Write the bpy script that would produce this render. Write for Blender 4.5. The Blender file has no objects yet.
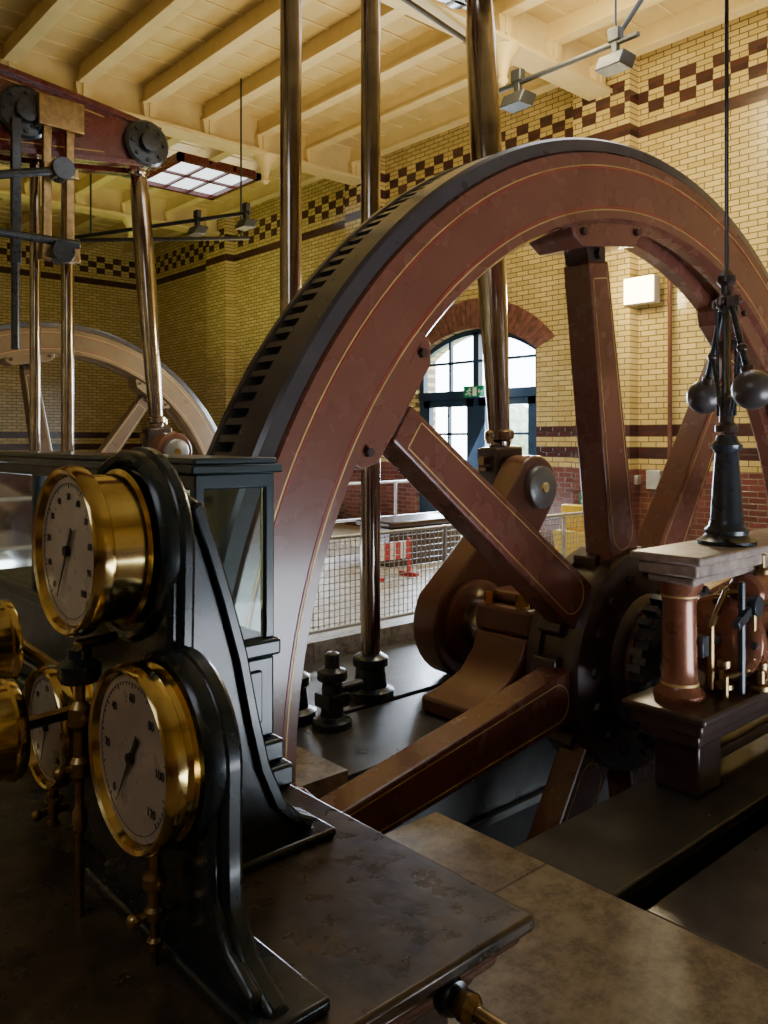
import bpy, bmesh, math, random
from mathutils import Vector, Matrix, Quaternion
random.seed(4)
PI=math.pi
scn=bpy.context.scene
col=scn.collection

# ---------------- materials ----------------
def N(nt,t,**kw):
    n=nt.nodes.new(t)
    for k,v in kw.items(): setattr(n,k,v)
    return n
def pmat(name,c,rough=.5,metal=0,var=.25,scale=5,bump=0.0,coat=0.0,c2=None,rvar=.12):
    m=bpy.data.materials.new(name); m.use_nodes=True; nt=m.node_tree
    b=nt.nodes['Principled BSDF']
    tc=N(nt,'ShaderNodeTexCoord'); no=N(nt,'ShaderNodeTexNoise')
    no.inputs['Scale'].default_value=scale; no.inputs['Detail'].default_value=6; no.inputs['Roughness'].default_value=.6
    nt.links.new(tc.outputs['Object'],no.inputs['Vector'])
    r=N(nt,'ShaderNodeValToRGB')
    d=c2 if c2 else tuple(x*(1-var*1.6) for x in c)
    r.color_ramp.elements[0].position=.36 if c2 else .32; r.color_ramp.elements[0].color=(*d,1)
    r.color_ramp.elements[1].position=.62 if c2 else .68; r.color_ramp.elements[1].color=(*[min(1,x*(1+(0 if c2 else var))) for x in c],1)
    nt.links.new(no.outputs['Fac'],r.inputs['Fac']); nt.links.new(r.outputs['Color'],b.inputs['Base Color'])
    mr=N(nt,'ShaderNodeMapRange'); mr.inputs['To Min'].default_value=max(.03,rough-rvar); mr.inputs['To Max'].default_value=min(1,rough+rvar)
    no2=N(nt,'ShaderNodeTexNoise'); no2.inputs['Scale'].default_value=scale*2.3; no2.inputs['Detail'].default_value=4
    nt.links.new(tc.outputs['Object'],no2.inputs['Vector'])
    nt.links.new(no2.outputs['Fac'],mr.inputs['Value']); nt.links.new(mr.outputs['Result'],b.inputs['Roughness'])
    b.inputs['Metallic'].default_value=metal; b.inputs['Coat Weight'].default_value=coat; b.inputs['Coat Roughness'].default_value=.14
    if bump:
        bp=N(nt,'ShaderNodeBump'); bp.inputs['Strength'].default_value=bump; bp.inputs['Distance'].default_value=.01
        nt.links.new(no2.outputs['Fac'],bp.inputs['Height']); nt.links.new(bp.outputs['Normal'],b.inputs['Normal'])
    return m
def emat(name,c,s):
    m=bpy.data.materials.new(name); m.use_nodes=True; b=m.node_tree.nodes['Principled BSDF']
    b.inputs['Base Color'].default_value=(*c,1); b.inputs['Emission Color'].default_value=(*c,1); b.inputs['Emission Strength'].default_value=s
    return m
def brickmat(name,axis):
    m=bpy.data.materials.new(name); m.use_nodes=True; nt=m.node_tree; L=nt.links.new
    b=nt.nodes['Principled BSDF']
    tc=N(nt,'ShaderNodeTexCoord'); sp=N(nt,'ShaderNodeSeparateXYZ'); L(tc.outputs['Object'],sp.inputs[0])
    u=sp.outputs[axis]; z=sp.outputs['Z']
    cb=N(nt,'ShaderNodeCombineXYZ'); L(u,cb.inputs[0]); L(z,cb.inputs[1])
    def brick(c1,c2,mo):
        t=N(nt,'ShaderNodeTexBrick'); t.offset=.5
        for k,v in (('Scale',1),('Mortar Size',.007),('Mortar Smooth',.1),('Bias',0),('Brick Width',.225),('Row Height',.075)): t.inputs[k].default_value=v
        t.inputs['Color1'].default_value=(*c1,1); t.inputs['Color2'].default_value=(*c2,1); t.inputs['Mortar'].default_value=(*mo,1)
        L(cb.outputs[0],t.inputs['Vector']); return t
    A=brick((.66,.50,.21),(.50,.37,.13),(.14,.10,.04)); B=brick((.045,.018,.018),(.085,.028,.024),(.04,.03,.022)); 
    R=brick((.20,.06,.05),(.11,.035,.03),(.18,.13,.09))
    def M(op,a,bv=None):
        n=N(nt,'ShaderNodeMath',operation=op)
        for i,x in enumerate((a,bv)):
            if x is None: continue
            if isinstance(x,(int,float)): n.inputs[i].default_value=x
            else: L(x,n.inputs[i])
        return n.outputs[0]
    def rng(lo,hi): return M('MULTIPLY',M('GREATER_THAN',z,lo),M('LESS_THAN',z,hi))
    rowp=M('FLOORED_MODULO',M('FLOOR',M('DIVIDE',z,.15)),2.0)
    colp=M('FLOORED_MODULO',M('FLOOR',M('DIVIDE',u,.225)),2.0)
    chk=M('ABSOLUTE',M('SUBTRACT',rowp,colp))
    m1=M('MULTIPLY',rng(6.0,6.45),chk)
    m2=rng(5.7,5.85)
    m3=M('MULTIPLY',rng(1.2,1.8),rowp)
    mask=M('MINIMUM',M('ADD',M('ADD',m1,m2),m3),1.0)
    red=M('LESS_THAN',z,1.2)
    mx=N(nt,'ShaderNodeMix',data_type='RGBA'); L(mask,mx.inputs[0]); L(A.outputs['Color'],mx.inputs[6]); L(B.outputs['Color'],mx.inputs[7])
    mx2=N(nt,'ShaderNodeMix',data_type='RGBA'); L(red,mx2.inputs[0]); L(mx.outputs[2],mx2.inputs[6]); L(R.outputs['Color'],mx2.inputs[7])
    L(mx2.outputs[2],b.inputs['Base Color'])
    bp=N(nt,'ShaderNodeBump'); bp.invert=True; bp.inputs['Strength'].default_value=.5; bp.inputs['Distance'].default_value=.01
    L(A.outputs['Fac'],bp.inputs['Height']); L(bp.outputs['Normal'],b.inputs['Normal'])
    b.inputs['Roughness'].default_value=.2
    return m
def flagmat(name,c,c2,w,h,mo,rough=.55):
    m=bpy.data.materials.new(name); m.use_nodes=True; nt=m.node_tree; L=nt.links.new
    b=nt.nodes['Principled BSDF']; tc=N(nt,'ShaderNodeTexCoord')
    t=N(nt,'ShaderNodeTexBrick')
    for k,v in (('Scale',1),('Mortar Size',.006),('Brick Width',w),('Row Height',h)): t.inputs[k].default_value=v
    t.inputs['Color1'].default_value=(*c,1); t.inputs['Color2'].default_value=(*c2,1); t.inputs['Mortar'].default_value=(*mo,1)
    L(tc.outputs['Object'],t.inputs['Vector'])
    no=N(nt,'ShaderNodeTexNoise'); no.inputs['Scale'].default_value=9; no.inputs['Detail'].default_value=12; no.inputs['Roughness'].default_value=.8; L(tc.outputs['Object'],no.inputs['Vector'])
    r=N(nt,'ShaderNodeValToRGB'); r.color_ramp.elements[0].position=.42; r.color_ramp.elements[0].color=(.34,.30,.25,1); r.color_ramp.elements[1].position=.57
    L(no.outputs['Fac'],r.inputs['Fac'])
    mx=N(nt,'ShaderNodeMix',data_type='RGBA',blend_type='MULTIPLY'); mx.inputs[0].default_value=.85
    L(t.outputs['Color'],mx.inputs[6]); L(r.outputs['Color'],mx.inputs[7]); L(mx.outputs[2],b.inputs['Base Color'])
    b.inputs['Roughness'].default_value=rough
    bp=N(nt,'ShaderNodeBump'); bp.inputs['Strength'].default_value=.4; bp.inputs['Distance'].default_value=.01; L(no.outputs['Fac'],bp.inputs['Height']); L(bp.outputs['Normal'],b.inputs['Normal'])
    return m
brickY=brickmat('glazed_brick_back','Y'); brickX=brickmat('glazed_brick_end','X')
stone=flagmat('york_stone',(.38,.30,.19),(.35,.27,.165),3.4,1.9,(.15,.11,.07),.45)
tile=flagmat('walkway_tile',(.66,.64,.62),(.58,.57,.55),.6,.6,(.25,.22,.2),.35)
rimM=pmat('flywheel_paint',(.185,.064,.042),.27,0,.07,2,.0,.6,None,.04)
spokeM=pmat('spoke_mahogany_paint',(.155,.048,.030),.27,0,.07,3,.0,.7,None,.04)
ironB=pmat('blue_black_iron',(.028,.036,.048),.29,.3,.2,6,.03,.35)
tyreM=pmat('tyre_slate_paint',(.070,.063,.070),.3,.2,.15,5,.02,.4,None,.08)
hubM=pmat('hub_iron',(.062,.038,.034),.33,.3,.2,6,.04,.4)
gold=pmat('gold_lining',(.62,.42,.15),.4,.3,.1,8)
redl=pmat('red_lining',(.35,.03,.02),.4,0,.1,8)
steel=pmat('polished_steel',(.42,.36,.30),.14,1,.2,4,0,0,None,.04)
brown=pmat('oiled_brown_iron',(.155,.062,.036),.32,.15,.12,6,.0,.4,None,.05)
darkg=pmat('gauge_stand_paint',(.006,.014,.018),.28,.1,.2,6,.04,.4)
teal=pmat('case_teal_paint',(.009,.028,.036),.33,.1,.2,6,.03,.4)
brass=pmat('polished_brass',(.86,.65,.25),.15,1,.1,9,.0,0,(.50,.36,.13),.05)
brassd=pmat('tarnished_brass',(.38,.26,.12),.32,1,.25,12)
dial=pmat('enamel_dial',(.36,.29,.22),.3,0,.08,10,0,.5)  # white enamel toned down; the dials' shade is put into the base colour
black=pmat('black_enamel',(.01,.01,.01),.5,0,.1,5)
slabM=pmat('worn_iron_slab',(.105,.075,.045),.30,.35,.3,11,.15,.15,(.034,.028,.022),.13)
bedM=pmat('bed_plate_iron',(.11,.11,.105),.32,.4,.3,3,.08,.2,(.05,.05,.047),.12)
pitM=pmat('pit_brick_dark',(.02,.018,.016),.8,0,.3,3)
cream=pmat('cream_paint',(.68,.53,.25),.45,0,.06,3)
creamd=pmat('cream_boards',(.60,.45,.19),.5,0,.08,2)
beamR=pmat('beam_red_paint',(.12,.020,.020),.28,0,.15,4,.0,.4)
blue=pmat('door_blue_paint',(.012,.035,.075),.35,0,.15,4)
wallred=pmat('arch_red_brick',(.18,.07,.045),.45,0,.35,9,.2)
marble=pmat('pale_slab_top',(.38,.30,.26),.36,0,.25,14,.05)
alu=pmat('galvanised',(.6,.6,.6),.4,.6,.1,8)
green=pmat('sign_green',(.0,.22,.09),.4,0,.03,5); white=pmat('sign_white',(.85,.85,.85),.5,0,.02,5)
yel=pmat('yellow_plastic',(.75,.52,.04),.4,0,.05,5); redp=pmat('red_plastic',(.6,.03,.02),.4,0,.05,5)
leaf=pmat('foliage',(.30,.38,.28),.7,0,.3,3); grass=pmat('lawn',(.35,.42,.28),.8,0,.3,2)
glass=bpy.data.materials.new('case_glass'); glass.use_nodes=True
g=glass.node_tree.nodes['Principled BSDF']; g.inputs['Base Color'].default_value=(.88,1,.96,1); g.inputs['Roughness'].default_value=.04; g.inputs['Transmission Weight'].default_value=1; g.inputs['IOR'].default_value=1.25

# ---------------- geometry helpers ----------------
def boxp(a,b):
    x0,y0,z0=a;x1,y1,z1=b
    v=[(x0,y0,z0),(x1,y0,z0),(x1,y1,z0),(x0,y1,z0),(x0,y0,z1),(x1,y0,z1),(x1,y1,z1),(x0,y1,z1)]
    return v,[(0,3,2,1),(4,5,6,7),(0,1,5,4),(1,2,6,5),(2,3,7,6),(3,0,4,7)]
def obox(c,a,b,d):
    c,a,b,d=map(Vector,(c,a,b,d)); v=[]
    for k in (-1,1):
        for s,t in ((-1,-1),(1,-1),(1,1),(-1,1)): v.append(tuple(c+a*s+b*t+d*k))
    return v,[(0,3,2,1),(4,5,6,7),(0,1,5,4),(1,2,6,5),(2,3,7,6),(3,0,4,7)]
def lathep(prof,o,axis,n=32,closed=False):
    o=Vector(o); ax=Vector(axis).normalized()
    q=ax.to_track_quat('Z','Y'); e1=q@Vector((1,0,0)); e2=q@Vector((0,1,0))
    v=[];f=[]
    for r,h in prof:
        for i in range(n):
            a=2*PI*i/n; v.append(tuple(o+ax*h+(e1*math.cos(a)+e2*math.sin(a))*r))
    m=len(prof); R=range(m) if closed else range(m-1)
    for j in R:
        k=(j+1)%m
        for i in range(n):
            i2=(i+1)%n; f.append((j*n+i,j*n+i2,k*n+i2,k*n+i))
    if not closed:
        if prof[0][0]>1e-6: f.append(tuple(range(n)))
        if prof[-1][0]>1e-6: f.append(tuple((m-1)*n+i for i in range(n)))
    return v,f
def cylp(p0,p1,r0,r1=None,n=20):
    p0=Vector(p0);p1=Vector(p1); r1=r0 if r1 is None else r1
    return lathep([(r0,0),(r1,(p1-p0).length)],p0,p1-p0,n)
def sphp(c,r,n=24,m=14):
    return lathep([(max(0,r*math.sin(PI*i/m)) if 0<i<m else 0,-r*math.cos(PI*i/m)) for i in range(m+1)],c,(0,0,1),n)
def prismp(pts,plane,c0,c1):
    v=[]
    for c in (c0,c1):
        for a,b in pts:
            v.append({'XZ':(a,c,b),'YZ':(c,a,b),'XY':(a,b,c)}[plane])
    n=len(pts); f=[tuple(range(n)),tuple(reversed(range(n,2*n)))]
    for i in range(n): j=(i+1)%n; f.append((i,j,n+j,n+i))
    return v,f
def tubep(pts,r,n=10):
    out=[]
    for a,b in zip(pts[:-1],pts[1:]): out.append(cylp(a,b,r,r,n))
    for p in pts[1:-1]: out.append(sphp(p,r*1.01,n,6))
    return out
def arc(cx,cy,r,a0,a1,n=16): return [(cx+r*math.cos(math.radians(a0+(a1-a0)*i/n)),cy+r*math.sin(math.radians(a0+(a1-a0)*i/n))) for i in range(n+1)]
def E(name,loc=(0,0,0)):
    e=bpy.data.objects.new(name,None); e.empty_display_size=.2; e.location=loc; col.objects.link(e); return e
def O(name,parts,mat,par=None,bev=0,smooth=True,ang=35):
    if isinstance(parts,tuple): parts=[parts]
    V=[];F=[]
    for v,f in parts:
        k=len(V); V+=v; F+=[tuple(i+k for i in q) for q in f]
    me=bpy.data.meshes.new(name); me.from_pydata(V,[],F)
    bm=bmesh.new(); bm.from_mesh(me); bmesh.ops.remove_doubles(bm,verts=bm.verts,dist=2e-5)
    bmesh.ops.recalc_face_normals(bm,faces=bm.faces); bm.to_mesh(me); bm.free()
    if smooth:
        me.shade_smooth(); me.set_sharp_from_angle(angle=math.radians(ang))
    me.materials.append(mat)
    ob=bpy.data.objects.new(name,me); col.objects.link(ob)
    if par:
        ob.parent=par; ob.matrix_parent_inverse=Matrix.Translation(par.location).inverted()
    if bev:
        md=ob.modifiers.new('bevel','BEVEL'); md.width=bev; md.segments=2; md.limit_method='ANGLE'; md.angle_limit=math.radians(40)
    return ob
def text(s,size,o,right,up,mat,par):
    cu=bpy.data.curves.new('txt','FONT'); cu.body=s; cu.size=size; cu.align_x='CENTER'; cu.align_y='CENTER'; cu.extrude=.0004
    cu.materials.append(mat); ob=bpy.data.objects.new('numeral_'+s,cu)
    r=Vector(right);u=Vector(up);n=r.cross(u)
    M=Matrix((( r.x,u.x,n.x,o[0]),(r.y,u.y,n.y,o[1]),(r.z,u.z,n.z,o[2]),(0,0,0,1)))
    col.objects.link(ob); ob.parent=par; ob.matrix_parent_inverse=Matrix.Translation(par.location).inverted(); ob.matrix_basis=M
    return ob

# ---------------- room shell ----------------
XB=10.0; XF=-3.0; YR=-5.0; YL=21.2; ZC=6.9
fl=[]
for a,b in (((XF,YR),(2.52,2.48)),((XF,2.48),(1.25,3.08)),((XF,3.08),(2.52,5.2)),((8.2,YR),(XB,5.2)),
            ((XF,8.9),(1.2,13.6)),((7.9,8.9),(XB,13.6)),((XF,13.6),(XB,YL))):
    fl.append(boxp((a[0],a[1],-.3),(b[0],b[1],0)))
O('floor',fl,stone,smooth=False)
O('floor_walkway',boxp((XF,5.2,-.3),(XB,8.9,0)),tile,smooth=False)
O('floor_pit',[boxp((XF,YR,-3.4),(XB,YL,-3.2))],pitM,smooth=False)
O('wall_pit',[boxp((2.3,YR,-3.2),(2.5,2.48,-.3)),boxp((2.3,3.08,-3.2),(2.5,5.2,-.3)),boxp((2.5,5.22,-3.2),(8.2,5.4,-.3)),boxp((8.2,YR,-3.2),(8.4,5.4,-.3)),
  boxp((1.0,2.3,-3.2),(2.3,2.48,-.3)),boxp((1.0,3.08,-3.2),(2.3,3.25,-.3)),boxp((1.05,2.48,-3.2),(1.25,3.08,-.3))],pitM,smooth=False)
def archtop(y0,y1,zs,rise,n=20):
    c=(y1-y0)/2; R=(rise*rise+c*c)/(2*rise); zc=zs+rise-R; a=math.asin(c/R)
    return [((y0+y1)/2+R*math.sin(-a+2*a*i/n),zc+R*math.cos(-a+2*a*i/n)) for i in range(n+1)]
D0,D1=7.72,10.35; W0,W1=12.95,15.5; ZS,RI=3.0,.42
wb=[boxp((XB,YR,-.3),(XB+.5,D0,ZC)),boxp((XB,D1,-.3),(XB+.5,W0,ZC)),boxp((XB,W1,-.3),(XB+.5,YL+.5,ZC)),boxp((XB,W0,-.3),(XB+.5,W1,1.1))]
for y0,y1 in ((D0,D1),(W0,W1)):
    wb.append(prismp(archtop(y0,y1,ZS,RI)+[(y1,ZC),(y0,ZC)],'YZ',XB,XB+.5))
for yp in (1.25,6.45,11.6,16.8): wb.append(boxp((XB-.22,yp-.45,0),(XB,yp+.45,ZC)))
O('wall_back',wb,brickY,smooth=False)
O('wall_left',boxp((XF-.3,YL,-.3),(XB+.5,YL+.3,ZC)),brickX,smooth=False)
O('wall_right',boxp((XF-.3,YR-.3,-.3),(XB+.5,YR,ZC)),brickX,smooth=False)
O('wall_front',boxp((XF-.3,YR,-.3),(XF,YL,ZC)),brickY,smooth=False)
ar=[]
for y0,y1 in ((D0,D1),(W0,W1)):
    inn=archtop(y0,y1,ZS,RI,30); out=archtop(y0-.35,y1+.35,ZS+.14,RI+.33,30)
    for i in range(30):
        p,q,r,s=inn[i],inn[i+1],out[i+1],out[i]
        k=.06
        ar.append(prismp([(p[0]*(1-k)+q[0]*k,p[1]),(q[0]*(1-k)+p[0]*k,q[1]),(r[0]*(1-k)+s[0]*k,r[1]),(s[0]*(1-k)+r[0]*k,s[1])],'YZ',XB-.02,XB+.06))
O('trim_arch',ar,wallred,smooth=False)
O('trim_stone_sill',[boxp((XB-.06,W0-.1,1.0),(XB+.2,W1+.1,1.12))],cream,bev=.01)
def glazing(name,y0,y1,zb,door=True):
    g=E(name,(XB+.15,(y0+y1)/2,zb)); xa,xb=XB+.1,XB+.2
    at=archtop(y0,y1,ZS,RI); ai=archtop(y0+.09,y1-.09,ZS-.03,RI-.06)
    parts=[prismp(at+ai[::-1],'YZ',xa,xb)]
    parts+= [boxp((xa,y0,zb),(xb,y0+.1,ZS)),boxp((xa,y1-.1,zb),(xb,y1,ZS))]
    ym=(y0+y1)/2; w=y1-y0
    parts+= [boxp((xa-.03,y0,2.28),(xb,y1,2.42)),boxp((xa,ym-.06,zb),(xb,ym+.06,ZS+RI-.04))]
    for t in (.27,.73): parts.append(boxp((xa+.02,y0+w*t-.025,2.4),(xb-.02,y0+w*t+.025,ZS+RI*.85)))
    parts.append(boxp((xa+.02,y0,2.88),(xb-.02,y1,2.92)))
    for a,b in ((y0+.1,ym-.06),(ym+.06,y1-.1)):
        if door:
            parts+= [boxp((xa,a,zb),(xb,b,1.15)),boxp((xa,a,1.15),(xb,a+.14,2.28)),boxp((xa,b-.14,1.15),(xb,b,2.28)),boxp((xa,a,2.16),(xb,b,2.28))]
            parts+= [boxp((xa-.02,a+.15,zb+.15),(xa,b-.15,1.0))]
        parts+= [boxp((xa+.02,(a+b)/2-.02,zb),(xb-.02,(a+b)/2+.02,2.28)),boxp((xa+.02,a,1.68),(xb-.02,b,1.72))]
    O('frame',parts,blue,g,smooth=False); return g
glazing('door_1',D0,D1,0.0); glazing('window_1',W0,W1,1.12,False)
O('ceiling',boxp((XF-.3,YR-.3,ZC),(XB+.5,YL+.3,ZC+.2)),creamd,smooth=False)
jo=[]
x=-2.44
while x<XB:
    jo.append(boxp((x-.05,YR,ZC-.24),(x+.05,YL,ZC))); jo.append(boxp((x-.09,YR,ZC-.27),(x+.09,YL,ZC-.24)))
    x+=1.0
O('trim_ceiling_joists',jo,cream,smooth=False)
y=YR+.3; bl=[]
while y<YL: bl.append(boxp((XF,y-.012,ZC-.02),(XB,y+.012,ZC))); y+=.45
O('trim_ceiling_battens',bl,cream,smooth=False)
gi=[]
for yg in (1.25,6.45,11.6,16.8):
    gi+= [boxp((XF,yg-.05,6.38),(XB,yg+.05,ZC)),boxp((XF,yg-.19,6.34),(XB,yg+.19,6.39)),boxp((XF,yg-.13,6.39),(XB,yg+.13,6.43))]
    for k in range(13):
        xx=-2.44+k
        gi.append(prismp([(xx-.02,6.42),(xx+.02,6.42),(xx+.02,6.7),(xx-.02,6.7)],'XZ',yg-.18,yg+.18))
        gi.append(prismp([(xx-.09,6.39),(xx+.09,6.39),(xx+.12,6.63),(xx-.12,6.63)],'XZ',yg-.16,yg+.16))
    for xx in (3.2,7.7):
        gi.append(lathep([(.03,0),(.07,.05),(.05,.1),(.10,.3),(.2,.42),(.22,.46),(0,.46)],(xx,yg,5.9),(0,0,1),14))
O('trim_ceiling_girders',gi,cream)
rl=E('rooflight',(7.6,14.0,6.6)); 
fr=[boxp((6.9,13.1,6.52),(7.0,14.9,6.66)),boxp((8.5,13.1,6.52),(8.6,14.9,6.66)),boxp((6.9,13.1,6.52),(8.6,13.2,6.66)),boxp((6.9,14.8,6.52),(8.6,14.9,6.66)),boxp((7.5,13.1,6.56),(7.55,14.9,6.64)),boxp((8.0,13.1,6.56),(8.05,14.9,6.64)),boxp((6.9,14.0,6.56),(8.6,14.06,6.64))]
O('frame',fr,beamR,rl,smooth=False); O('panes',boxp((7.0,13.2,6.60),(8.5,14.8,6.63)),emat('rooflight_glass',(.80,.88,1),2.2),rl,smooth=False)
O('ground',boxp((XB+.5,-20,-.4),(60,50,-.15)),grass,smooth=False)
for i,(tx,ty,tr) in enumerate(((28,16,1.7),(30,25,2.0),(27,31,1.8),(33,36,2.5))):
    t=E('tree' if i==0 else 'tree.%03d'%i,(tx,ty,0))
    O('trunk',cylp((tx,ty,-.2),(tx,ty,1.6),.2,.15,10),brown,t)
    O('crown',[sphp((tx+random.uniform(-1,1)*tr*.5,ty+random.uniform(-1,1)*tr*.5,1.2+random.uniform(0,1)*tr*.6),tr*random.uniform(.35,.6),12,8) for _ in range(9)],leaf,t)

# ---------------- flywheel ----------------
def flywheel(name,X,Y,Z,detail=True,flip=1,rm=rimM,sm=spokeM):
    g=E(name,(X,Y,Z)); ax=(0,flip,0); o=(X,Y,Z)
    O('rim',lathep([(2.58,.03),(2.60,0),(2.955,0),(2.965,.02),(2.985,.03),(2.985,.39),(2.62,.39),(2.58,.36),(2.58,.27),(2.66,.25),(2.66,.14),(2.58,.12)],o,ax,180,True),rm,g)
    O('outer_tyre',[lathep([(2.97,.012),(3.03,.022),(3.045,.04),(3.045,.20),(3.03,.21),(2.98,.21)],o,ax,180,True),lathep([(2.98,.34),(3.03,.34),(3.045,.35),(3.045,.38),(3.03,.395),(2.97,.395)],o,ax,180,True)],tyreM,g)
    te=[]
    nt=250
    for i in range(nt):
        a=2*PI*i/nt; d=Vector((math.cos(a),0,math.sin(a))); t=Vector((-math.sin(a),0,math.cos(a)))
        te.append(obox(Vector(o)+d*3.0+Vector((0,flip*.275,0)),d*.036,t*.016,(0,.07,0)))
    O('barring_teeth',te,tyreM,g,smooth=False)
    O('tooth_channel',lathep([(2.95,.205),(2.987,.205),(2.987,.345),(2.95,.345)],o,ax,180,True),black,g)
    def ring(r0,r1,h=-.002): return lathep([(r0,h),(r1,h),(r1,.004),(r0,.004)],o,ax,180,True)
    O('gold_lines',[ring(2.645,2.652),ring(2.885,2.892)],gold,g)
    O('red_lines',[ring(2.66,2.666),ring(2.873,2.879)],redl,g)
    lug=[];pan=[];fla=[];gl=[];bolts=[]
    for k in range(8):
        a=math.radians(99+45*k); d=Vector((math.cos(a),0,math.sin(a))); t=Vector((-math.sin(a),0,math.cos(a)))
        def P(r,s,y): return tuple(Vector(o)+d*r+t*s+Vector((0,flip*y,0)))
        def pr(pts,y0,y1):
            n=len(pts); v=[P(r,s,y0) for r,s in pts]+[P(r,s,y1) for r,s in pts]
            f=[tuple(range(n)),tuple(reversed(range(n,2*n)))]+[(i,(i+1)%n,n+(i+1)%n,n+i) for i in range(n)]
            return v,f
        lug.append(pr([(2.61,-.37),(2.61,.37),(2.51,.35),(2.45,.27),(2.45,-.27),(2.51,-.35)],.035,.34))
        pan.append(pr([(.45,-.15),(2.38,-.10),(2.38,.10),(.45,.15)],.12,.30))
        fla.append(pr([(2.36,-.085),(2.47,-.10),(2.47,.10),(2.36,.085)],.13,.29))
        w=.006
        for s in (-1,1): gl.append(pr([(.78,s*.108),(2.28,s*.075),(2.28,s*(.075-w)),(.78,s*(.108-w))],.1175,.121))
        gl.append(pr([(2.28,-.075),(2.28,.075),(2.287,.06),(2.287,-.06)],.1175,.121))
        outp=[(.78+.108*-math.cos(math.radians(q)),.108*math.sin(math.radians(q))) for q in range(-90,91,15)]
        inp=[(.78+.102*-math.cos(math.radians(q)),.102*math.sin(math.radians(q))) for q in range(90,-91,-15)]
        gl.append(pr(outp+inp,.1175,.121))
        fla.append(pr([(.40,-.20),(.66,-.19),(.69,-.1),(.69,.1),(.66,.19),(.40,.20)],.20,.36))
        for rr,ss in ((2.53,.27),(2.53,-.27)): bolts.append(cylp(P(rr,ss,.01),P(rr,ss,.045),.022,.022,6))
        for ss in (-.1,.1): bolts.append(cylp(P(.52,ss,.02),P(.52,ss,.06),.035,.035,6))
        bolts.append(cylp(P(2.42,0,.10),P(2.42,0,.14),.03,.03,6))
    O('lugs',lug,rm,g,bev=.012,smooth=False); O('spoke_bodies',pan,sm,g,bev=.012,smooth=False); O('spoke_sockets',fla,hubM,g,bev=.008,smooth=False)
    O('spoke_gold_lines',gl,gold,g,smooth=False); O('bolts',bolts,hubM,g,smooth=False)
    O('hub',lathep([(0,-.12),(.24,-.12),(.26,-.10),(.28,-.02),(.36,-.02),(.38,0),(.40,.03),(.60,.05),(.65,.07),(.66,.10),(.66,.16),(.63,.17),(.63,.33),(.66,.34),(.66,.42),(.6,.44),(.3,.45),(.28,.5),(0,.5)],o,ax,64),hubM,g)
    O('key_ring',[lathep([(.27,-.05),(.33,-.05),(.33,0),(.27,0)],o,ax,48,True)],brown,g)
    return g
HX,HZ,FY=4.45,.28,2.58
flywheel('flywheel',HX,FY,HZ)
rim2=pmat('flywheel_two_paint',(.24,.145,.06),.32,0,.12,3,.02,.45)
flywheel('flywheel.001',HX,12.1,HZ,rm=rim2,sm=pmat('spoke_two_paint',(.13,.075,.04),.3,0,.1,3,.02,.5))

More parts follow.
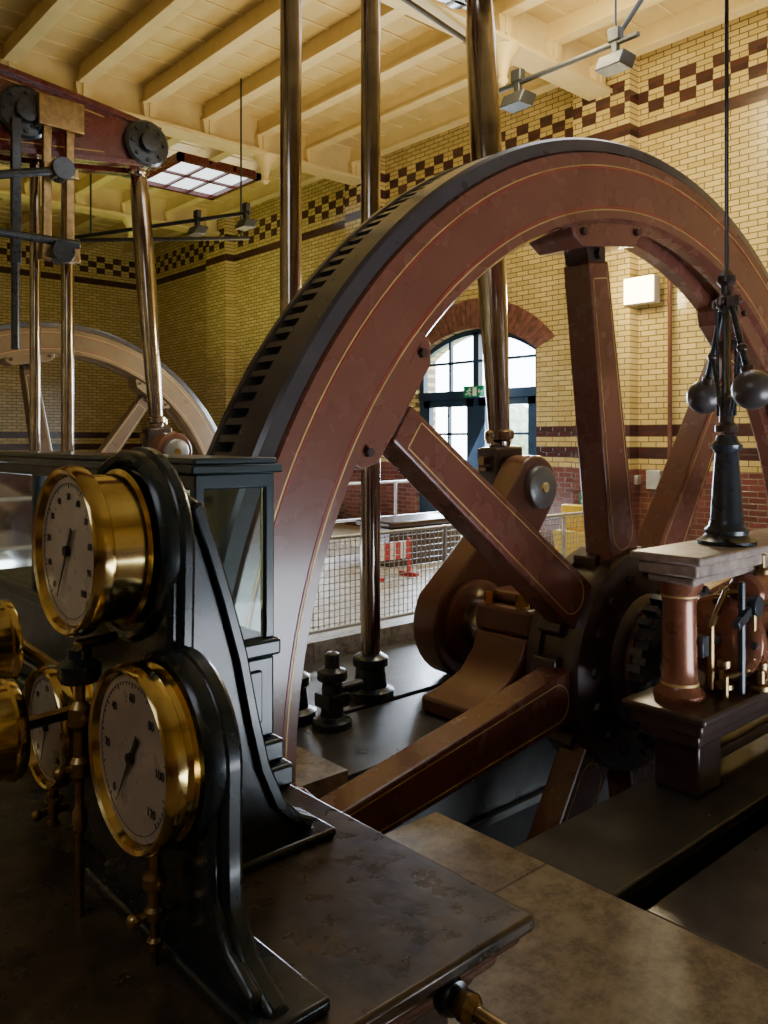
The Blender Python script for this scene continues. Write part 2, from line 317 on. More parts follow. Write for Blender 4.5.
# ---------------- crankshaft, crank, connecting rod, beam ----------------
def engine(sfx,Yc,rodtop,pin,sgn=1,ro=.22):
    c=E('crankshaft'+sfx,(HX,Yc,HZ))
    ya,yb=(2.35,Yc+.15) if sgn>0 else (Yc-.15,13.0)
    O('shaft',cylp((HX,ya,HZ),(HX,yb,HZ),.2,.2,32),steel,c)
    px,pz=pin; dx,dz=px-HX,pz-HZ; L=math.hypot(dx,dz); th=math.degrees(math.atan2(dz,dx))
    pts=arc(HX,HZ,.40,th+95,th+265,18)
    def off(t,w): 
        bx,bz=HX+dx*t,HZ+dz*t; nx,nz=-dz/L,dx/L; return (bx+nx*w,bz+nz*w)
    lo=[off(.35,-.3),off(.6,-.24)]; hi=[off(.6,.24),off(.35,.3)]
    pts=pts+lo+arc(px,pz,.25,th-80,th+80,14)+hi
    O('web',prismp(pts,'XZ',Yc-.15,Yc+.08),brown,c,bev=.02)
    O('web_boss',[lathep([(0,-.22),(.28,-.22),(.31,-.2),(.31,0)],(HX,Yc,HZ),(0,1,0),40)],brown,c)
    O('crank_pin',[lathep([(0,-.22),(.14,-.22),(.165,-.205),(.17,-.15),(.2,-.14),(.2,0),(.11,.02),(.11,ro+.15),(.16,ro+.15),(.16,ro+.2),(0,ro+.2)],(px,Yc,pz),(0,1,0),36)],pmat('pin_cap_grey'+sfx,(.20,.21,.21),.35,.5,.15,5),c)
    O('pin_cap_centre',lathep([(0,-.235),(.04,-.235),(.045,-.22),(0,-.215)],(px,Yc,pz),(0,1,0),20),brass,c)
    r=E('connecting_rod'+sfx,(px,Yc+ro,pz)); yr=Yc+ro
    A=Vector((px,yr,pz)); B=Vector((rodtop[0],yr,rodtop[1])); d=(B-A).normalized(); Ln=(B-A).length
    O('shank',lathep([(.085,.3),(.095,.36),(.12,.38),(.12,.44),(.088,.46),(.10,.9),(.12,1.8),(.128,Ln*.6),(.12,Ln*.85),(.10,Ln-.35),(.13,Ln-.3),(.13,Ln-.24)],A,d,28),steel,r)
    t=Vector((d.z,0,-d.x))
    O('big_end_strap',[obox(A+d*.02,d*.3,t*.17,(0,.11,0)),obox(A-d*.33,d*.05,t*.09,(0,.1,0))],hubM,r,bev=.03)
    O('cotters',[obox(A+d*.22,d*.03,t*.24,(0,.03,0)),obox(A+d*.15,d*.012,t*.22,(0,.035,0))]+[cylp(A+d*.35+t*s,A+d*.41+t*s,.03,.03,6) for s in (-.12,.12)],brassd,r,smooth=False)
    O('small_end',[obox(B-d*.05,d*.2,t*.12,(0,.14,0))],brown,r,bev=.03)
    b=E('engine_beam'+sfx,(-.6,yr,rodtop[1])); zt=rodtop[1]; xe=rodtop[0]; XL=-2.75
    up=[(xe+.2,zt+.25)]+[(xe-(xe-XL)*k/14,zt+.28+.30*math.sin(PI*k/14)) for k in range(1,14)]+[(XL,zt+.25)]
    dn=[(p[0],2*zt-p[1]) for p in up[::-1]]
    for yy in (-.2,.2): O('cheek',prismp(up+dn,'XZ',yr+yy-.04,yr+yy+.04),beamR,b,bev=.01)
    for yy in (-.2,.2): O('flange',[prismp([(p[0],p[1]) for p in up]+[(p[0],p[1]-.07) for p in up[::-1]],'XZ',yr+yy-.09,yr+yy+.09),prismp([(p[0],p[1]) for p in dn]+[(p[0],p[1]+.07) for p in dn[::-1]],'XZ',yr+yy-.09,yr+yy+.09)],beamR,b,bev=.006)
    ins=[(p[0],p[1]-.13) for p in up[1:-1]]; O('gold_line',[prismp(ins+[(p[0],p[1]-.012) for p in ins[::-1]],'XZ',yr-.243,yr-.24),prismp([(p[0],2*zt-p[1]) for p in ins]+[(p[0],2*zt-p[1]+.012) for p in ins[::-1]],'XZ',yr-.243,yr-.24)],gold,b,smooth=False)
    bo=[]
    for bx,br in ((xe,.29),(3.15,.3),(-.6,.42),(-2.4,.25)):
        for s in (-1,1):
            bo.append(lathep([(br,0),(br,.08),(br-.03,.11),(br*.45,.12),(br*.42,.2),(0,.21)],(bx,yr+s*.22,zt),(0,s,0),32))
            for k in range(8): a=PI*k/4; bo.append(cylp((bx+br*.72*math.cos(a),yr+s*.3,zt+br*.72*math.sin(a)),(bx+br*.72*math.cos(a),yr+s*.36,zt+br*.72*math.sin(a)),.028,.028,6))
    O('pin_bosses',bo,ironB,b)
    k=E('beam_column'+sfx,(-.6,yr,0)); 
    O('shafts',[lathep([(.3,0),(.3,.12),(.2,.2),(.17,.5),(.15,zt-1.0),(.2,zt-.9),(.26,zt-.8),(.26,zt-.7)],(-.6,yr+s*.5,0),(0,0,1),28) for s in (-1,1)],cream,k)
    O('trunnion_beam',[boxp((-.85,yr-.8,zt-.7),(-.35,yr+.8,zt-.6)),boxp((-.75,yr-.6,zt-.6),(-.45,yr-.36,zt)),boxp((-.75,yr+.36,zt-.6),(-.45,yr+.6,zt))],cream,k,bev=.02)
engine('',4.15,(4.90,5.45),(5.20,1.23))
engine('.001',9.6,(4.62,5.3),(4.92,1.45),-1,.3)

def rod(name,x,y,z0,z1,r,flange=True):
    e=E(name,(x,y,z0)); O('shaft',lathep([(r,0),(r,z1-z0)],(x,y,z0),(0,0,1),28),steel,e)
    if flange: O('gland',lathep([(r*2.4,0),(r*2.4,.06),(r*1.7,.08),(r*1.5,.2),(r*1.8,.22),(r*1.8,.27),(r*1.05,.3),(r*1.05,.3)],(x,y,z0),(0,0,1),24),ironB,e)
rod('pump_rod',3.59,4.15,-.12,5.0,.066)
rod('pump_rod.001',2.94,4.15,-.12,5.0,.066)
rod('pump_rod.002',3.74,9.9,-.3,5.05,.075); rod('pump_rod.003',3.36,9.9,-.3,5.05,.06)
pm=E('parallel_motion_links',(3.5,9.5,4.5))
O('links',[obox((3.36,9.52,4.55),(.05,0,0),(0,.03,0),(0,0,.85)),obox((3.62,9.52,4.55),(.05,0,0),(0,.03,0),(0,0,.85)),boxp((3.28,9.44,3.65),(3.72,9.58,3.83)),boxp((3.24,9.42,5.15),(3.76,9.58,5.50)),boxp((3.3,9.44,4.62),(3.70,9.58,4.74))],brassd,pm,bev=.012)
O('bosses',[lathep([(.13,-.1),(.13,.1)],(3.49,9.43,z),(0,1,0),24) for z in (4.68,3.74)]+[cylp((3.49,9.43,4.68),(2.2,9.43,4.3),.05,.05,12),cylp((2.6,9.43,3.86),(3.7,9.43,3.86),.05,.05,12),obox((3.0,9.45,4.35),(.05,0,0),(0,.04,0),(0,0,.8)),cylp((3.0,9.46,3.6),(3.0,9.46,2.6),.045,.045,14)],ironB,pm,bev=.008)

def spots(name,p0,p1,lamps,hang,sc=1,extra=()):
    e=E(name,p0); P0,P1=Vector(p0),Vector(p1); parts=[cylp(P0,P1,.028,.028,12)]
    for t in hang:
        q=P0.lerp(P1,t); parts.append(cylp(q,(q.x,q.y,ZC-.2),.014,.014,8))
    for a,b in extra: parts.append(cylp(a,b,.028,.028,12))
    O('rail',parts,black,e); l=[]
    for t in lamps:
        q=P0.lerp(P1,t); S=sc
        l+= [obox(q+Vector((0,0,-.20*S)),(.12*S,0,0),(0,.15*S,0),(.04*S,0,.08*S)),obox(q+Vector((0,0,-.05)),(.03,0,0),(0,.04,0),(0,0,.1)),obox(q+Vector((0,0,.08)),(.05*S,0,0),(0,.07*S,0),(0,0,.07*S))]
    if l: O('lamp_heads',l,black,e,bev=.015)
spots('spot_lamp_rail',(7.25,4.35,5.6),(7.25,6.5,5.6),(.12,.70),(.12,),1,(((5.3,6.15,6.2),(7.25,6.5,6.25)),((7.25,6.5,5.6),(7.25,6.5,6.3)),((7.25,4.6,5.65),(7.9,4.3,6.7))))
spots('spot_lamp_rail.001',(4.6,11.9,4.55),(5.89,9.24,4.6),(.72,.98),(.1,),.75)
spots('spot_lamp_rail.002',(4.4,11.2,4.35),(6.3,9.9,4.45),(),(.95,))

# ---------------- bearing and beds ----------------
be=E('shaft_bearing',(HX,3.45,0)); 
prof=[(HX-.85,-.1),(HX+.85,-.1),(HX+.85,0),(HX+.7,.03),(HX+.5,.1),(HX+.38,.22),(HX+.34,.34),(HX-.34,.34),(HX-.38,.22),(HX-.5,.1),(HX-.7,.03),(HX-.85,0)]
O('pedestal',prismp(prof,'XZ',3.25,3.68),brown,be,bev=.02)
O('cap',[boxp((HX-.33,3.23,.34),(HX+.33,3.70,.52)),boxp((HX-.24,3.27,.52),(HX+.24,3.66,.60))],brown,be,bev=.03)
O('cap_gold_lines',[boxp((HX-.28,3.226,.36),(HX-.27,3.232,.50)),boxp((HX+.27,3.226,.36),(HX+.28,3.232,.50)),boxp((HX-.28,3.226,.36),(HX+.28,3.232,.368)),boxp((HX-.28,3.226,.492),(HX+.28,3.232,.50))],gold,be,smooth=False)
O('oil_cups',[lathep([(.03,0),(.03,.03),(.05,.05),(.05,.1),(.02,.12),(0,.12)],(HX+a,3.47,.6),(0,0,1),16) for a in (-.08,.1)]+[cylp((HX+a,yy,.5),(HX+a,yy,.6),.045,.045,6) for a in (-.28,.28) for yy in (3.33,3.6)],brass,be)
def bed(name,x0,x1,y0,y1,zt,h=.5):
    e=E(name,(x0,y0,zt-h))
    O('plate',[boxp((x0,y0,zt-.05),(x1,y1,zt)),boxp((x0+.02,y0+.05,zt-h),(x1-.02,y1-.05,zt-.05)),boxp((x0,y0,zt-h),(x1,y1,zt-h+.05))],bedM,e,bev=.008)
bed('bed_plate',2.53,8.18,3.22,3.95,-.1,.6)
bed('bed_plate.001',2.54,8.18,1.62,2.08,-.012,.7)
bed('bed_plate.002',2.54,8.18,.72,1.5,-.012,.7)
bed('bed_plate.003',2.53,8.18,4.05,5.1,-.12,.6)
vb=E('drain_valve',(3.0,3.75,-.1))
O('body',[lathep([(.12,0),(.12,.04),(.07,.06),(.06,.26),(.09,.28),(.09,.33),(.045,.35),(.045,.43),(.025,.44),(0,.44)],(3.02,3.84,-.1),(0,0,1),20),boxp((2.94,3.77,.02),(3.10,3.91,.10)),cylp((3.02,3.84,.10),(3.24,3.84,.10),.04,.04,14)],ironB,vb,bev=.005)

ra=E('mesh_railing',(2.7,5.26,0)); p=[];mesh=[]
x=2.7
while x<8.3:
    p.append(cylp((x,5.27,0),(x,5.27,.82),.018,.018,10)); x+=.92
for z in (.06,.8): p.append(cylp((2.7,5.27,z),(8.22,5.27,z),.016,.016,10))
x=2.74
while x<8.2: mesh.append(boxp((x-.003,5.267,.06),(x+.003,5.273,.8))); x+=.055
z=.1
while z<.8: mesh.append(boxp((2.7,5.267,z-.003),(8.2,5.273,z+.003))); z+=.055
O('posts_rails',p,alu,ra); O('wire_mesh',mesh,alu,ra,smooth=False)
r2=E('handrail',(5,8.6,0)); O('rails',[cylp((2,8.7,z),(9.5,8.7,z),.02,.02,10) for z in (.5,1.0)]+[cylp((x,8.7,0),(x,8.7,1.0),.022,.022,10) for x in (2,3.5,5,6.5,8,9.5)],alu,r2)
tc_=E('safety_barrier',(6.3,7.0,0)); O('red_boards',[boxp((6.1+i*.16,6.98,.22),(6.18+i*.16,7.02,.42)) for i in range(4)]+[boxp((6.08,6.86,0),(6.14,7.14,.05)),boxp((6.62,6.86,0),(6.68,7.14,.05)),boxp((6.09,6.985,.05),(6.13,7.015,.45)),boxp((6.63,6.985,.05),(6.67,7.015,.45))],redp,tc_,smooth=False)
O('white_boards',[boxp((6.18+i*.16,6.98,.22),(6.26+i*.16,7.02,.42)) for i in range(3)],white,tc_,smooth=False)
bx=E('storage_trunk',(7.6,7.9,0)); O('chest',[boxp((6.9,7.6,0.0),(8.2,8.2,.5)),boxp((6.86,7.56,.5),(8.24,8.24,.57))],hubM,bx,bev=.02)
yb=E('cleaning_bucket',(9.2,6.1,0)); O('tub',[prismp([(8.95,0),(9.45,0),(9.52,.42),(8.88,.42)],'XZ',5.9,6.6),prismp([(9.0,.42),(9.2,.42),(9.12,.75),(9.0,.75)],'XZ',5.95,6.55)],yel,yb,bev=.02)

fl_=E('wall_flood_lamp',(9.75,5.86,3.57)); O('housing',[boxp((9.72,5.6,3.4),(9.86,6.05,3.76)),boxp((9.86,5.78,3.5),(10.0,5.88,3.6))],alu,fl_,bev=.01); O('lens',boxp((9.705,5.61,3.41),(9.72,6.04,3.75)),emat('flood_lens',(1,.80,.42),14),fl_,smooth=False)
pp=E('conduit_pipe',(9.93,5.5,1)); O('pipe',tubep([(9.93,5.5,1.25),(9.93,5.5,4.0),(9.93,5.86,4.15)],.03),brown,pp)
sw=E('switch_box',(9.9,5.7,1.1)); O('boxes',[boxp((9.88,5.62,.95),(10,5.82,1.2)),boxp((9.88,5.95,1.0),(10,6.0,1.12)),boxp((9.88,5.42,.85),(10,5.55,1.2))],alu,sw,bev=.01)
def exitsign(name,x,y0,y1,z0,z1):
    e=E(name,(x,(y0+y1)/2,(z0+z1)/2)); O('panel',boxp((x,y0,z0),(x+.03,y1,z1)),green,e,bev=.004)
    w=y1-y0;h=z1-z0; xc=x-.002
    def q(u,v): return (y1-u*w, z0+v*h)
    P=[]
    P.append(prismp([(q(.32,.8)[0]+.07*h*math.cos(a*PI/6),q(.32,.8)[1]+.07*h*math.sin(a*PI/6)) for a in range(12)],'YZ',xc,x))
    for a,b in (((.30,.70),(.26,.42)),((.26,.42),(.36,.28)),((.36,.28),(.30,.12)),((.26,.42),(.18,.28)),((.18,.28),(.10,.26)),((.30,.68),(.38,.55)),((.30,.68),(.20,.60)),((.20,.60),(.16,.48)),((.72,.5),(.90,.5)),((.72,.5),(.79,.66)),((.72,.5),(.79,.34))):
        A=q(*a);B=q(*b); dx,dz=B[0]-A[0],B[1]-A[1]; l=math.hypot(dx,dz); nx,nz=-dz/l*.04*h,dx/l*.04*h
        P.append(prismp([(A[0]+nx,A[1]+nz),(B[0]+nx,B[1]+nz),(B[0]-nx,B[1]-nz),(A[0]-nx,A[1]-nz)],'YZ',xc,x))
    P.append(prismp([q(.46,.12),q(.64,.12),q(.64,.88),q(.46,.88)],'YZ',xc,x))
    O('pictogram',P,white,e,smooth=False)
exitsign('exit_sign',9.98,8.75,9.2,2.3,2.48)
exitsign('exit_sign.001',9.74,6.55,6.77,.60,.86)
O('notice_plate',boxp((9.74,6.55,.98),(9.78,6.75,1.1)),green,smooth=False)

# ---------------- governor table / barring engine ----------------
T=E('governor_table',(4.3,1.95,0))
O('top_slab',[boxp((3.40,1.74,1.045),(5.4,2.09,1.085)),boxp((3.43,1.77,.985),(5.36,2.06,1.045)),boxp((3.46,1.80,.945),(5.33,2.03,.985))],marble,T,bev=.012)
co=[];cg=[]
for cx,cy in ((3.57,1.93),(5.15,1.93)):
    co.append(lathep([(.115,.40),(.115,.43),(.10,.45),(.085,.47),(.080,.55),(.076,.85),(.085,.88),(.1,.91),(.11,.945),(0,.945)],(cx,cy,0),(0,0,1),28))
    cg+= [lathep([(.086,.875),(.088,.882),(.086,.89)],(cx,cy,0),(0,0,1),28,True),lathep([(.087,.468),(.089,.475),(.087,.482)],(cx,cy,0),(0,0,1),28,True)]
cop=pmat('oiled_copper_brown',(.27,.095,.05),.28,.35,.12,6,.0,.5,None,.05)
O('columns',co,cop,T); O('column_gold_rings',cg,gold,T)
O('base_frame',[boxp((3.36,1.70,.36),(5.45,2.11,.40)),boxp((3.39,1.73,.30),(5.41,2.08,.36)),boxp((3.42,1.76,.24),(5.38,2.05,.30)),boxp((3.5,1.8,-.01),(3.72,2.02,.24)),boxp((5.0,1.8,-.01),(5.25,2.02,.24)),boxp((3.72,1.86,.06),(5.0,1.94,.12))],hubM,T,bev=.012)
Bq=E('barring_engine',(4.3,1.9,.6))
O('cylinder',[lathep([(0,0),(.17,0),(.19,.01),(.21,.03),(.21,.08),(.165,.09),(.16,.12),(.16,.55),(.165,.58),(.21,.59),(.21,.65),(.17,.67),(0,.67)],(3.88,1.90,.63),(1,0,0),32),boxp((3.95,1.80,.40),(4.5,2.0,.50)),lathep([(0,0),(.075,0),(.09,.02),(.09,.5),(.075,.52),(0,.52)],(3.95,1.80,.86),(1,0,0),24),
  boxp((3.98,1.72,.42),(4.5,1.80,.60))],cop,Bq,bev=.004)
O('gold_bands',[lathep([(.162,.16),(.164,.165),(.162,.17)],(3.88,1.90,.63),(1,0,0),32,True),lathep([(.162,.5),(.164,.505),(.162,.51)],(3.88,1.90,.63),(1,0,0),32,True),boxp((4.0,1.717,.44),(4.48,1.72,.445)),boxp((4.0,1.717,.575),(4.48,1.72,.58))],gold,Bq)
O('brass_fittings',[lathep([(.03,0),(.045,.01),(.045,.03),(.02,.04),(.02,.1),(.035,.11),(.035,.14),(0,.15)],(x_,y_,z_),(0,0,1),16) for x_,y_,z_ in ((3.78,1.82,.42),(4.1,1.78,.93),(4.3,1.78,.93),(3.95,1.72,.40))]+tubep([(3.74,1.86,.42),(3.74,1.86,.72),(3.88,1.86,.86),(4.0,1.80,.86)],.016)+tubep([(3.9,1.73,.56),(3.9,1.73,.82),(4.2,1.70,.82),(4.4,1.70,.7)],.013)+tubep([(3.72,1.78,.40),(3.72,1.78,.5),(4.6,1.68,.5)],.014),brassd,Bq)
O('valve_gear',[cylp((3.68,1.9,.63),(3.88,1.9,.63),.028,.028,12),boxp((3.66,1.86,.58),(3.72,1.94,.68)),cylp((3.84,1.76,.4),(3.84,1.76,.93),.018,.018,10),cylp((4.0,1.71,.66),(4.8,1.71,.66),.018,.018,10),obox((3.84,1.74,.78),(.10,0,.04),(0,.015,0),(-.008,0,.02)),lathep([(.05,-.02),(.05,.02)],(3.92,1.73,.81),(0,1,0),18),lathep([(.10,-.012),(.12,-.012),(.12,.012),(.10,.012)],(4.12,1.69,.74),(0,1,0),28,True),obox((4.12,1.69,.74),(.11,0,0),(0,.008,0),(0,0,.008)),obox((4.12,1.69,.74),(.008,0,0),(0,.008,0),(0,0,.11))]+[cylp((3.86,1.90+.185*math.cos(k*PI/4),.63+.185*math.sin(k*PI/4)),(3.89,1.90+.185*math.cos(k*PI/4),.63+.185*math.sin(k*PI/4)),.018,.018,6) for k in range(8)],ironB,Bq,bev=.003)
br_=E('barring_gear',(HX,2.4,HZ)); tt=[lathep([(.30,0),(.46,0),(.46,.08),(.30,.08)],(HX,2.36,HZ),(0,1,0),48,True)]
for k in range(6):
    a=PI*k/3; d=Vector((math.cos(a),0,math.sin(a))); tt.append(obox(Vector((HX,2.40,HZ))+d*.25,d*.08,Vector((-math.sin(a),0,math.cos(a)))*.03,(0,.03,0)))
for k in range(36):
    a=2*PI*k/36; d=Vector((math.cos(a),0,math.sin(a))); t=Vector((-math.sin(a),0,math.cos(a))); tt.append(obox(Vector((HX,2.40,HZ))+d*.48,d*.03,t*.02,(0,.04,0)))
O('gear',tt,ironB,br_,smooth=False)

G=E('governor',(3.98,1.9,1.085)); gx,gy=3.98,1.9
O('stand',lathep([(.14,0),(.14,.02),(.12,.03),(.10,.05),(.105,.07),(.085,.09),(.078,.12),(.055,.45),(.07,.47),(.075,.49),(.055,.51),(.045,.54),(0,.54)],(gx,gy,1.085),(0,0,1),32),ironB,G)
O('spindle',[cylp((gx,gy,1.6),(gx,gy,2.42),.016,.016,14)],steel,G)
O('link_rod',[cylp((gx,gy,2.42),(gx,gy,6.9),.010,.010,10)],ironB,G)
u=Vector((-.224,-.228,0)).normalized(); w=Vector((u.y,-u.x,0)); c=Vector((gx,gy,0))
ba=[];am=[];fx=[]
for s in (-1,1):
    b_=c+u*s*.32+Vector((0,0,1.83)); top=c+u*s*.05+Vector((0,0,2.28))
    ba.append(sphp(b_,.092))
    dd=(b_-top).normalized()
    am.append(cylp(top,b_,.014,.018,12)); 
    mid=top.lerp(b_,.55); am.append(cylp(mid,c+u*s*.05+Vector((0,0,1.72)),.011,.011,10))
    am.append(cylp(top+w*.03,c+u*s*.03+w*.03+Vector((0,0,1.72)),.008,.008,8)); am.append(cylp(top-w*.03,c+u*s*.03-w*.03+Vector((0,0,1.72)),.008,.008,8))
    fx.append(lathep([(.03,-.03),(.03,.03)],b_-dd*.09,dd,12)); fx.append(sphp(mid,.026,12,8)); fx.append(cylp(top-w*.05,top+w*.05,.02,.02,10))
O('balls',ba,pmat('governor_ball_iron',(.12,.105,.11),.35,.5,.2,10,.05,.2),G); O('arms',am,ironB,G)
O('fittings',fx+[lathep([(.03,0),(.05,.02),(.05,.06),(.03,.08),(.028,.12),(.045,.14),(.045,.17),(.02,.2)],c+Vector((0,0,2.24)),(0,0,1),20),lathep([(.03,0),(.055,.01),(.055,.04),(.035,.06),(.035,.14),(.05,.15),(.05,.18),(.02,.2)],c+Vector((0,0,1.63)),(0,0,1),20),obox(c+Vector((0,0,2.28)),u*.08,w*.03,(0,0,.025))],hubM,G)

# ---------------- pedestal ----------------
ZP=.81
pd=E('gauge_pedestal',(.7,2,0))
def lay(x0,x1,y0,y1,z0,z1): return boxp((x0,y0,z0),(x1,y1,z1))
O('top_slab',lay(.2,1.10,.85,3.3,ZP-.028,ZP),slabM,pd,bev=.008)
O('mouldings',[lay(.22,1.085,.865,3.28,ZP-.05,ZP-.028),lay(.25,1.06,.895,3.26,ZP-.09,ZP-.05),lay(.27,1.03,.92,3.24,ZP-.12,ZP-.09)],brown,pd,bev=.014)
O('body',[lay(.30,1.0,.95,3.2,.12,ZP-.12),lay(.24,1.06,.89,3.26,0,.12)],hubM,pd,bev=.012)
hr=E('brass_handrail',(.92,.7,.75)); O('rail',[cylp((.905,.84,.757),(.905,.42,.757),.012,.012,18),lathep([(.019,0),(.023,.008),(.023,.022),(.014,.034)],(.905,.84,.757),(0,-1,0),20)],brassd,hr)
O('mount',[lathep([(.027,0),(.030,.010),(.026,.024),(0,.03)],(.905,.872,.757),(0,-1,0),24)],ironB,hr)
O('post',cylp((.905,.43,0),(.905,.43,.757),.011,.011,12),ironB,hr)

# ---------------- display case ----------------
dc=E('glazed_case',(1.0,2.2,ZP)); x0,x1,y0,y1=.88,1.09,1.60,3.1
O('cabinet',[lay(x0-.03,x1+.012,y0-.06,y1,ZP,ZP+.05),lay(x0-.01,x1+.006,y0-.03,y1,ZP+.05,ZP+.10),lay(x0,x1-.002,y0,y1,ZP+.10,1.10),lay(x0-.015,x1+.008,y0-.015,y1,1.10,1.14)],teal,dc,bev=.008)
O('cabinet_panel',[lay(x0+.03,x1-.04,y0-.008,y0,ZP+.14,1.07)],teal,dc,bev=.006)
fr=[]
for xx in (x0,x1-.028):
    for yy in (y0,2.1,2.6,y1-.03): fr.append(lay(xx,xx+.025,yy,yy+.025,1.14,1.50))
fr+= [lay(x0,x1-.003,y0,y1,1.49,1.525),lay(x0-.015,x1+.01,y0-.015,y1+.015,1.525,1.545),lay(x0-.005,x1,y0-.005,y1,1.545,1.56)]
O('frame',fr,teal,dc,bev=.004)
O('glass',[lay(x0+.01,x0+.014,y0+.02,y1-.02,1.14,1.49),lay(x0+.02,x1-.03,y0+.01,y0+.014,1.14,1.49),lay(x1-.018,x1-.014,y0+.02,y1-.02,1.14,1.49)],glass,dc,smooth=False)

# ---------------- gauge stand ----------------
GS=E('gauge_stand',(.63,1.3,ZP))
def plate(cy,cz,r,foot,nk):
    A=arc(cy,cz,r,0,180,32)[::1]
    R=[(cy-nk,cz-(cz-ZP)*.35),(cy-nk*1.02,cz-(cz-ZP)*.6),(cy-nk*1.13,ZP+.10),(cy-nk*1.3,ZP+.06),(cy-foot*.93,ZP+.035),(cy-foot,ZP+.027),(cy-foot,ZP)]
    Lf=[(2*cy-y,z) for y,z in R[::-1]]
    return A+R+Lf
def scaled(pts,cy,k,cz): return [(cy+(y-cy)*k,cz+(z-cz)*k) for y,z in pts]
up_=plate(1.364,1.416,.172,.27,.165); lo_=plate(1.177,1.12,.152,.27,.15)
O('upper_plate',[prismp(up_,'YZ',.632,.66),prismp(scaled(up_,1.364,.93,1.1),'YZ',.618,.64)],darkg,GS,bev=.008)
O('lower_plate',[prismp(lo_,'YZ',.612,.645),prismp(scaled(lo_,1.177,.9,.98),'YZ',.598,.62)],darkg,GS,bev=.008)
O('rear_plate',prismp(plate(1.66,1.03,.14,.24,.13),'YZ',.66,.69),darkg,GS,bev=.01)
O('bead_rings',[lathep([(.148,-.008),(.156,-.014),(.163,-.008),(.166,0),(.166,.02),(.145,.02)],(.618,1.364,1.416),(1,0,0),48,True),lathep([(.135,-.006),(.142,-.012),(.148,-.006),(.15,0),(.15,.02),(.13,.02)],(.598,1.177,1.12),(1,0,0),48,True)],darkg,GS)
out=[(.66,ZP),(.66,1.50),(.70,1.515),(.74,1.49),(.77,1.41),(.80,1.32),(.835,1.20),(.86,1.08),(.885,.98),(.92,.90),(.96,.86),(1.00,.84),(1.005,ZP)]
O('side_buttress',[prismp(out,'XZ',1.33,1.365)],darkg,GS,bev=.008)
rib=out[3:12]; ribi=[(x-.022,z-.012) for x,z in rib]
O('buttress_rib',[prismp(rib+ribi[::-1],'XZ',1.315,1.38)],darkg,GS,bev=.005)
O('buttress_foot',[lay(.72,1.02,1.28,1.41,ZP,ZP+.018)],darkg,GS,bev=.006)
O('lower_foot',[lay(.58,.70,.89,1.46,ZP,ZP+.022)],darkg,GS,bev=.006)

def gauge(name,c,R,L,needle,nums,nsz):
    g=E(name,c); ax=(1,0,0); cx,cy,cz=c
    O('brass_case',lathep([(0,L),(R*.93,L),(R*.96,L-.005),(R*.96,L-.016),(R*.90,L-.02),(R*.89,.034),(R*.94,.030),(R,.024),(R*1.01,.012),(R,0),(R*.965,-.006),(R*.92,-.003),(R*.89,.008),(R*.88,.012),(0,.012)],c,ax,64),brass,g)
    O('dial_face',lathep([(0,.0075),(R*.882,.0075),(R*.882,.012),(0,.012)],c,ax,48),dial,g)
    tk=[]
    n=50
    def P(ph,r): return Vector((cx+.0072,cy-r*math.sin(ph),cz+r*math.cos(ph)))
    for i in range(n+1):
        ph=math.radians(225+270*i/n); d=Vector((0,-math.sin(ph),math.cos(ph))); t=Vector((0,math.cos(ph),math.sin(ph)))
        l=.055 if i%5==0 else .03
        tk.append(obox(P(ph,R*(.80-l/2)),d*R*l/2,t*(.0011 if i%5==0 else .0006),(.0004,0,0)))
    tk.append(lathep([(R*.80,0),(R*.806,0),(R*.806,.0006),(R*.80,.0006)],(cx+.0068,cy,cz),ax,64,True))
    O('scale_marks',tk,black,g,smooth=False)
    for i,s in enumerate(nums):
        ph=math.radians(225+270*i/(len(nums)-1)); p=P(ph,R*.64)
        text(s,nsz,(p.x-.0006,p.y,p.z),(0,-1,0),(0,0,1),black,g)
    ph=math.radians(needle); d=Vector((0,-math.sin(ph),math.cos(ph))); t=Vector((0,math.cos(ph),math.sin(ph)))
    q=Vector((cx+.003,cy,cz)); v=[tuple(q+d*R*.66),tuple(q+d*R*.1+t*R*.022),tuple(q-d*R*.30+t*R*.035),tuple(q-d*R*.30-t*R*.035),tuple(q+d*R*.1-t*R*.022)]
    v2=[(a+.0012,b,e) for a,b,e in v]
    O('pointer',[(v+v2,[(0,1,2,3,4),(9,8,7,6,5)]+[(i,(i+1)%5,5+(i+1)%5,5+i) for i in range(5)]),lathep([(0,-.004),(R*.06,-.004),(R*.065,.003),(0,.003)],q,ax,20)],black,g,smooth=False)
    return g
n10=['0','10','20','30','40','50','60','70','80','90','100']
gauge('pressure_gauge',(.51,1.364,1.416),.140,.108,208,n10,.016)
gauge('pressure_gauge.001',(.535,1.177,1.12),.140,.063,212,['0','20','40','60','80','100','120'],.019)
gauge('pressure_gauge.002',(.58,1.66,1.03),.118,.08,200,['0','5','10','15','20','25','30'],.017)
gauge('pressure_gauge.003',(.37,1.52,1.09),.092,.11,190,['0','5','10','15','20','25','30'],.014)
gauge('pressure_gauge.004',(.45,1.80,1.18),.09,.11,190,['0','5','10','15','20','25','30'],.014)
pf=E('gauge_pipework',(.55,1.3,.9))
def cock(x,y,zt,zb):
    h=zt-zb
    return [lathep([(.008,0),(.012,.005),(.012,h*.12),(.007,h*.15),(.007,h*.3),(.016,h*.34),(.016,h*.42),(.010,h*.45),(.010,h*.6),(.018,h*.64),(.018,h*.74),(.009,h*.78),(.009,h)],(x,y,zb),(0,0,1),16),
      cylp((x-.03,y,zb+h*.38),(x+.03,y,zb+h*.38),.007,.007,12),sphp((x-.033,y,zb+h*.38),.011,12,8),cylp((x,y-.025,zb+h*.69),(x,y+.025,zb+h*.69),.006,.006,10)]
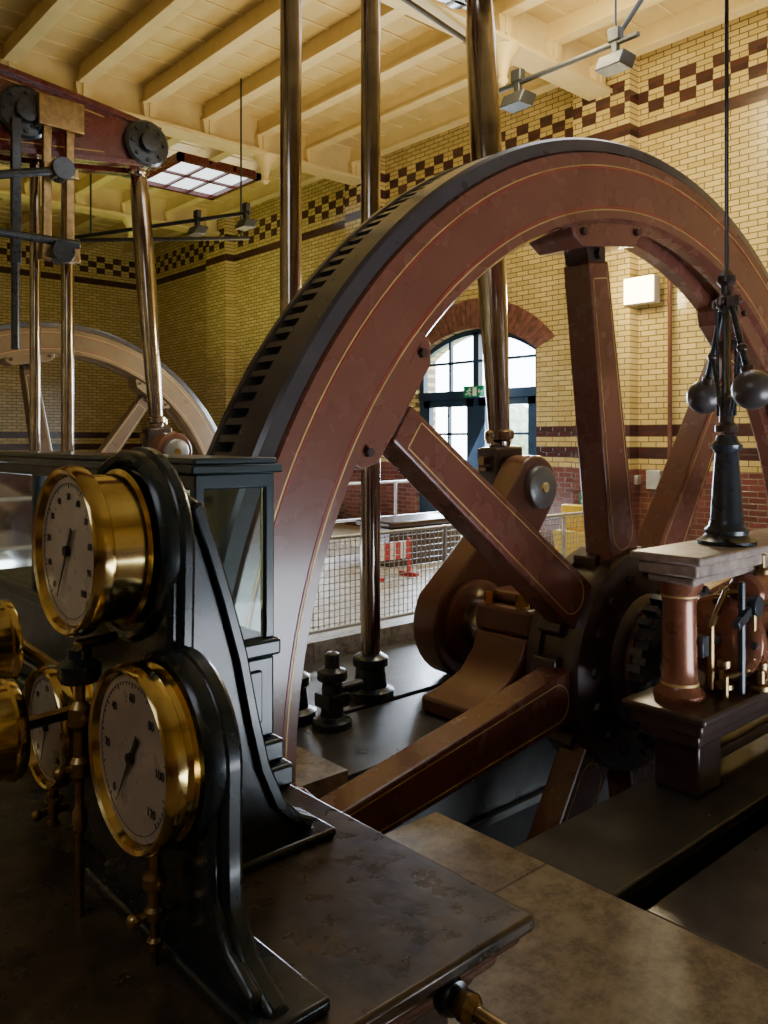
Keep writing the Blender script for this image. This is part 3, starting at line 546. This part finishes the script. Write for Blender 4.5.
O('cocks',cock(.565,1.15,.985,.83)+cock(.53,1.35,1.23,.95)+cock(.60,1.66,.91,.83),brassd,pf)
O('pipes',tubep([(.53,1.35,1.23),(.53,1.355,1.26),(.60,1.37,1.26)],.009)+tubep([(.53,1.35,.96),(.53,1.35,ZP)],.007)+tubep([(.47,1.52,1.09),(.66,1.55,1.09)],.012)+tubep([(.57,1.80,1.18),(.68,1.72,1.08)],.012)
  +tubep([(.565,1.15,.84),(.565,1.15,ZP)],.006),brassd,pf)
O('dark_union',[lathep([(.03,0),(.035,.01),(.035,.03),(.02,.04),(.02,.055)],(.53,1.35,1.20),(0,0,1),16)],darkg,pf)

# ---------------- lights ----------------
def area(name,loc,target,sx,sy,power,c):
    l=bpy.data.lights.new(name,'AREA'); l.shape='RECTANGLE'; l.size=sx; l.size_y=sy; l.energy=power; l.color=c
    o=bpy.data.objects.new(name,l); o.location=loc; col.objects.link(o)
    o.rotation_euler=(Vector(target)-Vector(loc)).to_track_quat('-Z','Y').to_euler(); return o
warm=(1,.78,.34)
area('uplight_warm',(6.5,8.0,3.6),(6.5,8.0,7),1.2,6,115,warm)
area('uplight_warm_far',(6.5,15,3.6),(7.2,15,7),1,4,62,(.85,.93,.25))
area('uplight_warm_near',(7.4,2.6,4.2),(8.4,3.0,7),1,4,75,warm)
area('wall_wash',(6.9,5.2,6.2),(10,5.4,3.0),.6,3.5,230,(1,.85,.46))
area('flood_beam',(9.6,5.82,3.57),(6,4.6,1.6),.3,.3,100,(1,.86,.55))
area('daylight_door',(10.02,9.03,1.9),(5,7.0,0.6),1.8,2.2,480,(.70,.83,1))
area('fill_behind_camera',(-2.6,0.5,4.4),(5,4,1.4),2.0,2.0,32,(.80,.86,1))  # added cool fill behind camera to light the brass; no window there
area('overhead_soft',(6.2,4.2,6.3),(5.4,3.6,0),3,3,85,(.78,.87,1))
pl=bpy.data.lights.new('flood_spill','POINT'); pl.energy=45; pl.color=(1,.84,.45); pl.shadow_soft_size=.12
po=bpy.data.objects.new('flood_spill',pl); po.location=(9.3,5.82,3.57); col.objects.link(po)
w=bpy.data.worlds.new('sky'); scn.world=w; w.use_nodes=True
bg=w.node_tree.nodes['Background']; bg.inputs[0].default_value=(.82,.90,1,1); bg.inputs[1].default_value=15.0

# ---------------- camera ----------------
cam=bpy.data.cameras.new('camera'); co_=bpy.data.objects.new('camera',cam); col.objects.link(co_)
cam.lens=820/1024*36; cam.sensor_width=36; cam.sensor_fit='AUTO'; cam.shift_y=-72/1024; cam.clip_start=.02
co_.location=(0,0,1.6); co_.rotation_euler=(PI/2,0,math.radians(-41.8))
scn.camera=co_
